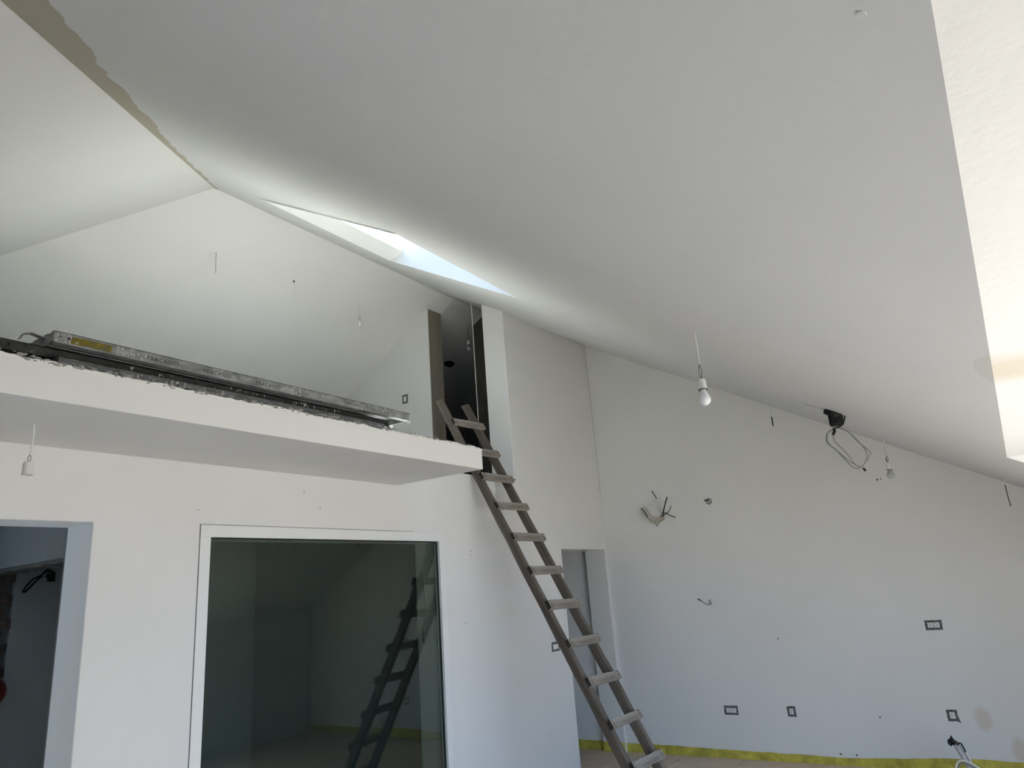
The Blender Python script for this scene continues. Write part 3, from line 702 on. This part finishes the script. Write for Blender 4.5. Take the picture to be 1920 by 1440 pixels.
# ------------------------------------------------------------ flush boxes with sockets on walls
def wall_box(name, label, org, ux, width, height, n, cat='socket', group=None, tail=False, blank=False):
    """org: centre on the wall, ux: direction along the wall; the wall normal is z x ux"""
    ux = Vector(ux); nn = Vector((0,0,1)).cross(ux).normalized()
    R_ = Matrix((ux, nn, Vector((0,0,1)))).transposed().to_4x4(); R_.translation = Vector(org)
    T = empty(name, org, label, cat, group); T.matrix_world = R_
    rnd = random.Random(label); bm = bmesh.new(); w, h = width/2, height/2; t = 0.0175
    def ring(w_, h_, jit):
        pts = []
        for (xa, za), (xb, zb) in (((-w_,-h_),(w_,-h_)), ((w_,-h_),(w_,h_)), ((w_,h_),(-w_,h_)), ((-w_,h_),(-w_,-h_))):
            for k in range(5): pts.append((xa+(xb-xa)*k/5+rnd.uniform(-jit,jit), za+(zb-za)*k/5+rnd.uniform(-jit,jit)))
        return pts
    o_ = ring(w, h, .0022)
    if tail: o_[0] = (-w-0.012, -h-0.012); o_[19] = (-w-0.004, -h*0.5)
    i_ = ring(w-t, h-t, .0005)
    A = [bm.verts.new((x, 0.0015, z)) for x, z in o_]; Bv = [bm.verts.new((x, 0.0045, z)) for x, z in i_]; Cv = [bm.verts.new((x, 0.0008, z)) for x, z in i_]; Dv = [bm.verts.new((x, -0.004, z)) for x, z in o_]
    for k in range(20):
        j = (k+1) % 20
        bm.faces.new((A[k], A[j], Bv[j], Bv[k])); bm.faces.new((Bv[k], Bv[j], Cv[j], Cv[k])); bm.faces.new((A[j], A[k], Dv[k], Dv[j]))
    bm.faces.new(Cv)
    fin('surround', bm, box_grey, T)
    iw = (width-2*t)/n
    for k in range(n):
        x0 = -w+t+iw*k
        bm = bmesh.new(); box(bm, (x0+.002, -0.004, -h+t+.002), (x0+iw-.002, 0.0034, h-t-.002)); ins = fin('blank_plate' if blank else 'socket_insert', bm, white_plastic, T, bevel=0.0015)
        if not blank:
            for dz in (-0.010, 0, 0.010):
                bm = bmesh.new(); lathe(bm, [(0.0034, -0.002), (0.0034, 0.0006), (0, 0.0006)], 10, Vector((0,1,0)), Vector((x0+iw/2+(0.006 if dz else -.004), 0.0034, dz))); fin('pin_hole', bm, hole_mat, ins)
    for sx_ in (-1, 1):
        loc = Vector((sx_*(w-t*0.55), 0.003, 0)) if n > 1 or blank else Vector((0, 0.003, sx_*(h-t*0.55)))
        bm = bmesh.new(); lathe(bm, [(0.0045, -0.002), (0.0045, 0.0012), (0, 0.0016)], 10, Vector((0,1,0)), loc); fin('screw', bm, hole_mat, T)
    return T
G = 'unfinished sockets on the right wall'
U2 = (0, 1, 0)       # along the right wall; the normal z x u points into the room
wall_box('wall_socket', 'double socket low on the right wall, nearest the right doorway', (X2, 2.445, 0.416), U2, 0.135, 0.080, 2, group=G)
wall_box('wall_socket', 'single socket low on the right wall beside the left double socket', (X2, 1.887, 0.420), U2, 0.076, 0.088, 1, group=G)
wall_box('wall_socket', 'single socket low on the right wall with a torn lower corner', (X2, 0.609, 0.424), U2, 0.078, 0.088, 1, group=G, tail=True)
wall_box('wall_socket', 'double socket at counter height on the right wall', (X2, 0.597, 1.127), U2, 0.128, 0.080, 2, group=G)
wall_box('wall_switch_box', 'white blank switch box in grey mortar beside the right doorway behind the ladder', (5.925, Y1, 1.140), (-1, 0, 0), 0.135, 0.082, 1, 'switch box', blank=True)
wall_box('wall_switch_box', 'small switch box on the loft side wall left of the dark opening', (5.585, 5.025, 3.76), U2, 0.082, 0.098, 1, 'switch box', blank=True)

# bundle of cables sticking out of the right wall
def mapw(u, v, out):
    y = 3.077-(u-1208)*0.00577; z = 2.547-(v-925)*0.0055-(u-1240)*0.0007
    return Vector((X2-out, y, z))
cbn = empty('wall_cables', mapw(1241, 972, 0), 'bundle of cream and black cables sticking out high on the right wall', 'cable', 'cables coming out of the right wall')
def wt(nm, pts, r, mt): tube_obj(nm, [mapw(*p)-cbn.location for p in pts], r, mt, cbn, 6)
wt('cable_loop', [(1241,972,-.02),(1234,976,.05),(1226,979,.08),(1219,972,.09),(1214,962,.08),(1207,955,.07)], .0075, cream_cable)
wt('cable_loop', [(1242,970,-.02),(1233,973,.06),(1227,970,.09),(1223,962,.10),(1217,955,.09),(1210,953.5,.08)], .0075, cream_cable)
wt('cable_loop', [(1241,974,-.02),(1232,979,.04),(1223,977,.06),(1214,968,.07),(1208,961,.06)], .0075, cream_cable)
wt('bare_end', [(1221,972,.10),(1217,963,.10),(1213,958.5,.09),(1207.5,955.5,.08)], .0042, black_cable)
wt('cable_loop', [(1240,978,0),(1237,981,.04),(1233,988,.05),(1231,982,.05),(1227,983,.05)], .0035, brown_cable)
wt('cable', [(1243,972,-.02),(1244.5,958,.05),(1241.6,935.6,.09)], .0055, white_cable)
wt('bare_end', [(1241.6,936.5,.09),(1239,929,.10),(1235.6,921.5,.11)], .005, black_cable)
wt('cable', [(1243,973,-.02),(1247,967,.05),(1250,961,.07)], .006, cream_cable)
wt('bare_end', [(1246.5,969,.05),(1249,963,.07),(1256,948,.09),(1264,933.5,.12)], .0062, black_cable)
wt('bare_end', [(1250,961.5,.06),(1257,963.5,.08),(1263,959,.09),(1268.5,950,.10)], .0045, brown_cable)
wt('bare_end', [(1248,967.5,.05),(1256,964.5,.08),(1264,968,.09),(1273,972,.10)], .0060, brown_cable)
bm = bmesh.new(); lathe(bm, [(0.03, -0.004), (0.032, 0.0015), (0, 0.0015)], 14, Vector((-1,0,0))); fin('wall_hole', bm, patch_mat, cbn)
d2 = empty('wall_cables', (X2, 2.358, 2.394), 'small dark cable hole with short black wire ends, right of the cable bundle', 'cable', 'cables coming out of the right wall')
bm = bmesh.new(); lathe(bm, [(0.030, -0.006), (0.032, 0.0012), (0.022, 0.0016), (0.020, -0.01), (0, -0.01)], 14, Vector((-1,0,0))); fin('wall_hole', bm, box_grey, d2, smooth=True)
for pts in ([(0.01,0.01,0.005),(-.03,.02,.015),(-.05,.03,.005)], [(0.01,-0.005,0),(-.03,-.01,-.01),(-.045,-.03,-.025)], [(0.01,0,0),(-.03,.005,.012),(-.045,-.012,.018)]):
    tube_obj('wire', pts, 0.006, black_cable if pts[0][1] >= 0 else grey_cable, d2, 6)
d3 = empty('wall_cables', (X2, 2.50, 1.40), 'short bent wire poking out at mid height of the right wall', 'cable', 'cables coming out of the right wall')
tube_obj('wire', [(0.01,0,0.02),(-.02,-.015,0.0),(-.04,0.01,-.012),(-.05,.045,.006),(-.055,.07,.03)], 0.0048, grey_cable, d3, 6)
tube_obj('wire', [(0.01,0.005,0.035),(-.02,-.01,0.015),(-.025,-.02,-.015)], 0.0055, grey_cable, d3, 6)
tube_obj('bare_end', [(-.055,.068,.029),(-.06,.10,.048)], 0.006, black_cable, d3, 6)

# yellow foam strip along the foot of the right wall (wavy upper edge)
bm = bmesh.new(); prof = [(3.578,.080),(3.20,.081),(2.762,.074),(2.013,.066),(1.427,.060),(1.034,.080),(0.55,.106),(0.198,.098),(-0.4,.09),(-1.19,.085)]; n = 60; prev = None; rnd = random.Random(9)
for i in range(n+1):
    y = 3.578-(3.578+1.19)*i/n
    for (ya, za_), (yb, zb2) in zip(prof, prof[1:]):
        if yb <= y <= ya: zt = za_+(zb2-za_)*(ya-y)/(ya-yb)
    zt += rnd.uniform(-.003,.003); xo = X2-0.013+rnd.uniform(-.002,.002)
    ring = [bm.verts.new((X2-.001, y, 0.0)), bm.verts.new((xo-0.004, y, 0.0)), bm.verts.new((xo, y, zt)), bm.verts.new((X2-.001, y, zt))]
    if prev:
        for k in range(4): bm.faces.new((prev[k], prev[(k+1)%4], ring[(k+1)%4], ring[k]))
    else: bm.faces.new(ring[::-1])
    prev = ring
bm.faces.new(prev); tag(fin('edge_strip', bm, yellow_mat), 'yellow foam strip along the foot of the right wall', 'foam strip', 'yellow foam edge strips')
bm = bmesh.new()
box(bm, (7.186, Y1+0.26, 0.0), (7.199, 5.9, 0.085)); tag(fin('edge_strip', bm, yellow_mat), 'dull yellow foam strip on the floor inside the right doorway', 'foam strip', 'yellow foam edge strips')
bm = bmesh.new(); box(bm, (7.124, Y1+0.004, 0.0), (7.1365, Y1+0.245, 0.09)); tag(fin('edge_strip', bm, yellow_mat), 'short piece of yellow foam strip on the right jamb of the right doorway', 'foam strip', 'yellow foam edge strips')

# grey conduit rising from the floor at the lower right
cd = empty('floor_conduit', (6.60, 0.47, 0), 'grey conduit with a black taped tip and white wires rising from the floor lower right', 'conduit')
tube_obj('pipe', [(0,0,0),(0,.05,.17),(0,.112,.335)], 0.021, conduit_mat, cd, 14)
bm = bmesh.new(); tube(bm, [(0.0,.100,.322),(-.004,.128,.352),(0,.130,.385)], [0.020,0.018,0.014,0.006], 9); fin('taped_tip', bm, black_cable, cd)
tube_obj('taped_tip', [(-.004,.135,.320),(-.004,.150,.335),(-.004,.145,.36)], 0.012, black_cable, cd, 8)
tube_obj('wire', [(-.02,.088,.34),(-.025,.072,.335),(-.024,.055,.28)], 0.006, black_cable, cd, 6)
tube_obj('wire', [(-.024,.055,.285),(-.024,.03,.2),(-.022,0,.1)], 0.006, white_cable, cd, 6)
tube_obj('wire', [(-.02,-.02,.17),(-.03,.05,.215),(-.03,.10,.225),(-.03,.135,.19),(-.03,.14,.12),(-.02,.13,.005)], 0.0065, white_cable, cd, 6)
tube_obj('wire', [(-.02,-.02,.155),(-.03,.05,.2),(-.03,.09,.212),(-.03,.122,.18),(-.03,.125,.12),(-.02,.12,.005)], 0.006, grey_cable, cd, 6)

# passage on the left: cut cable box on the grey wall, dark red helmet on the brick
nb_ = empty('wall_cables', (2.14, 4.9, 1.967), 'black junction hole with a looped cable on the grey wall inside the left doorway', 'cable')
bm = bmesh.new(); box(bm, (-0.018, -0.012, -0.035), (0.024, 0.004, 0.02)); box(bm, (-0.03, -0.01, -0.01), (-0.015, 0.004, 0.006)); fin('junction_hole', bm, black_box, nb_)
tube_obj('cable_loop', [(.02,.005,.02),(-.04,-.04,.032),(-.075,-.05,.0),(-.125,-.06,-.025),(-.165,-.06,-.085),(-.150,-.06,-.088),(-.10,-.06,-.028),(-.07,-.05,-.005)], 0.006, black_cable, nb_, 6)
tube_obj('cable', [(.02,.005,.01),(-.03,-.03,.02),(-.06,-.04,.012),(-.07,-.045,-.004)], 0.006, brown_cable, nb_, 6)
hh_ = empty('hard_hat', (1.87, 4.83, 1.34), 'dark red rounded hard hat at the left edge, inside the left doorway', 'helmet')
bm = bmesh.new(); lathe(bm, [(0.094, -0.075), (0.092, -0.03), (0.080, 0.020), (0.055, 0.052), (0.025, 0.066), (0, 0.069)], 24, Vector((1, 0, 0.12))); fin('shell', bm, red_mat, hh_, smooth=True)
bm = bmesh.new(); lathe(bm, [(0.092, -0.078), (0.118, -0.082), (0.118, -0.078), (0.094, -0.072)], 24, Vector((1, 0, 0.12))); fin('brim', bm, red_mat, hh_, smooth=True)

# cable hanging behind the window pane, and a dark opening patch in the attic ceiling
wire_thing('ceiling_cable', 'pale cable with a dark tip hanging behind the window pane', [('sheath', [(4.29,3.72,ZU+.0),(4.29,3.73,1.9),(4.31,3.735,1.6),(4.27,3.73,1.42)], .004, cream_cable), ('tip', [(4.27,3.73,1.425),(4.262,3.728,1.34)], .004, black_cable)])
bm = bmesh.new(); rnd = random.Random(11); q = Vector((0,0,1)).rotation_difference(Vector((0, SL, 1)).normalized()); vs = []
for k in range(10):
    a = k*2*math.pi/10; r = 0.095*rnd.uniform(.82,1.15); vs.append(bm.verts.new(q @ Vector((r*math.cos(a)*1.0, r*math.sin(a)*.5, 0))))
f = bm.faces.new(vs); r = bmesh.ops.extrude_face_region(bm, geom=[f])
for v in r['geom']:
    if isinstance(v, bmesh.types.BMVert): v.co.z += 0.03
pt = fin('hole', bm, hole_mat); pt.parent = rear_attic; pt.location = (6.556, 5.153, zr(0,5.153)-0.004)

# small filled spots on the plaster (parts of the walls and ceiling)
wf, wr_ = bpy.data.objects['wall_front'], bpy.data.objects['wall_right']
def spot(par, loc, nrm, r, mt):
    bm = bmesh.new(); lathe(bm, [(r, -0.002), (r*.9, 0.0012), (0, 0.0015)], 9, Vector(nrm), Vector(loc)); fin('filler_spot', bm, mt, par)
spot(wf, (5.452, Y1, 2.652), (0,-1,0), 0.008, nail_mat)
for u in ((3.0,2.377,.005),(2.998,2.365,.004),(3.13,2.275,.005),(2.275,2.221,.004),(4.72,2.0,.006),(4.72,1.97,.005),(4.60,1.45,.005)): spot(wf, (u[0], Y1, u[1]), (0,-1,0), u[2], patch_mat)
for u in ((0.78,2.39,.010),(0.75,2.392,.007),(1.156,.393,.008),(1.53,.086,.010),(1.40,.085,.009),(1.9,1.05,.007)): spot(wr_, (X2, u[0], u[1]), (-1,0,0), u[2], box_grey)
spot(roof, (0.761, -0.002, zc(0.761,-0.002)), (0, SL, -1), 0.006, white_plastic)
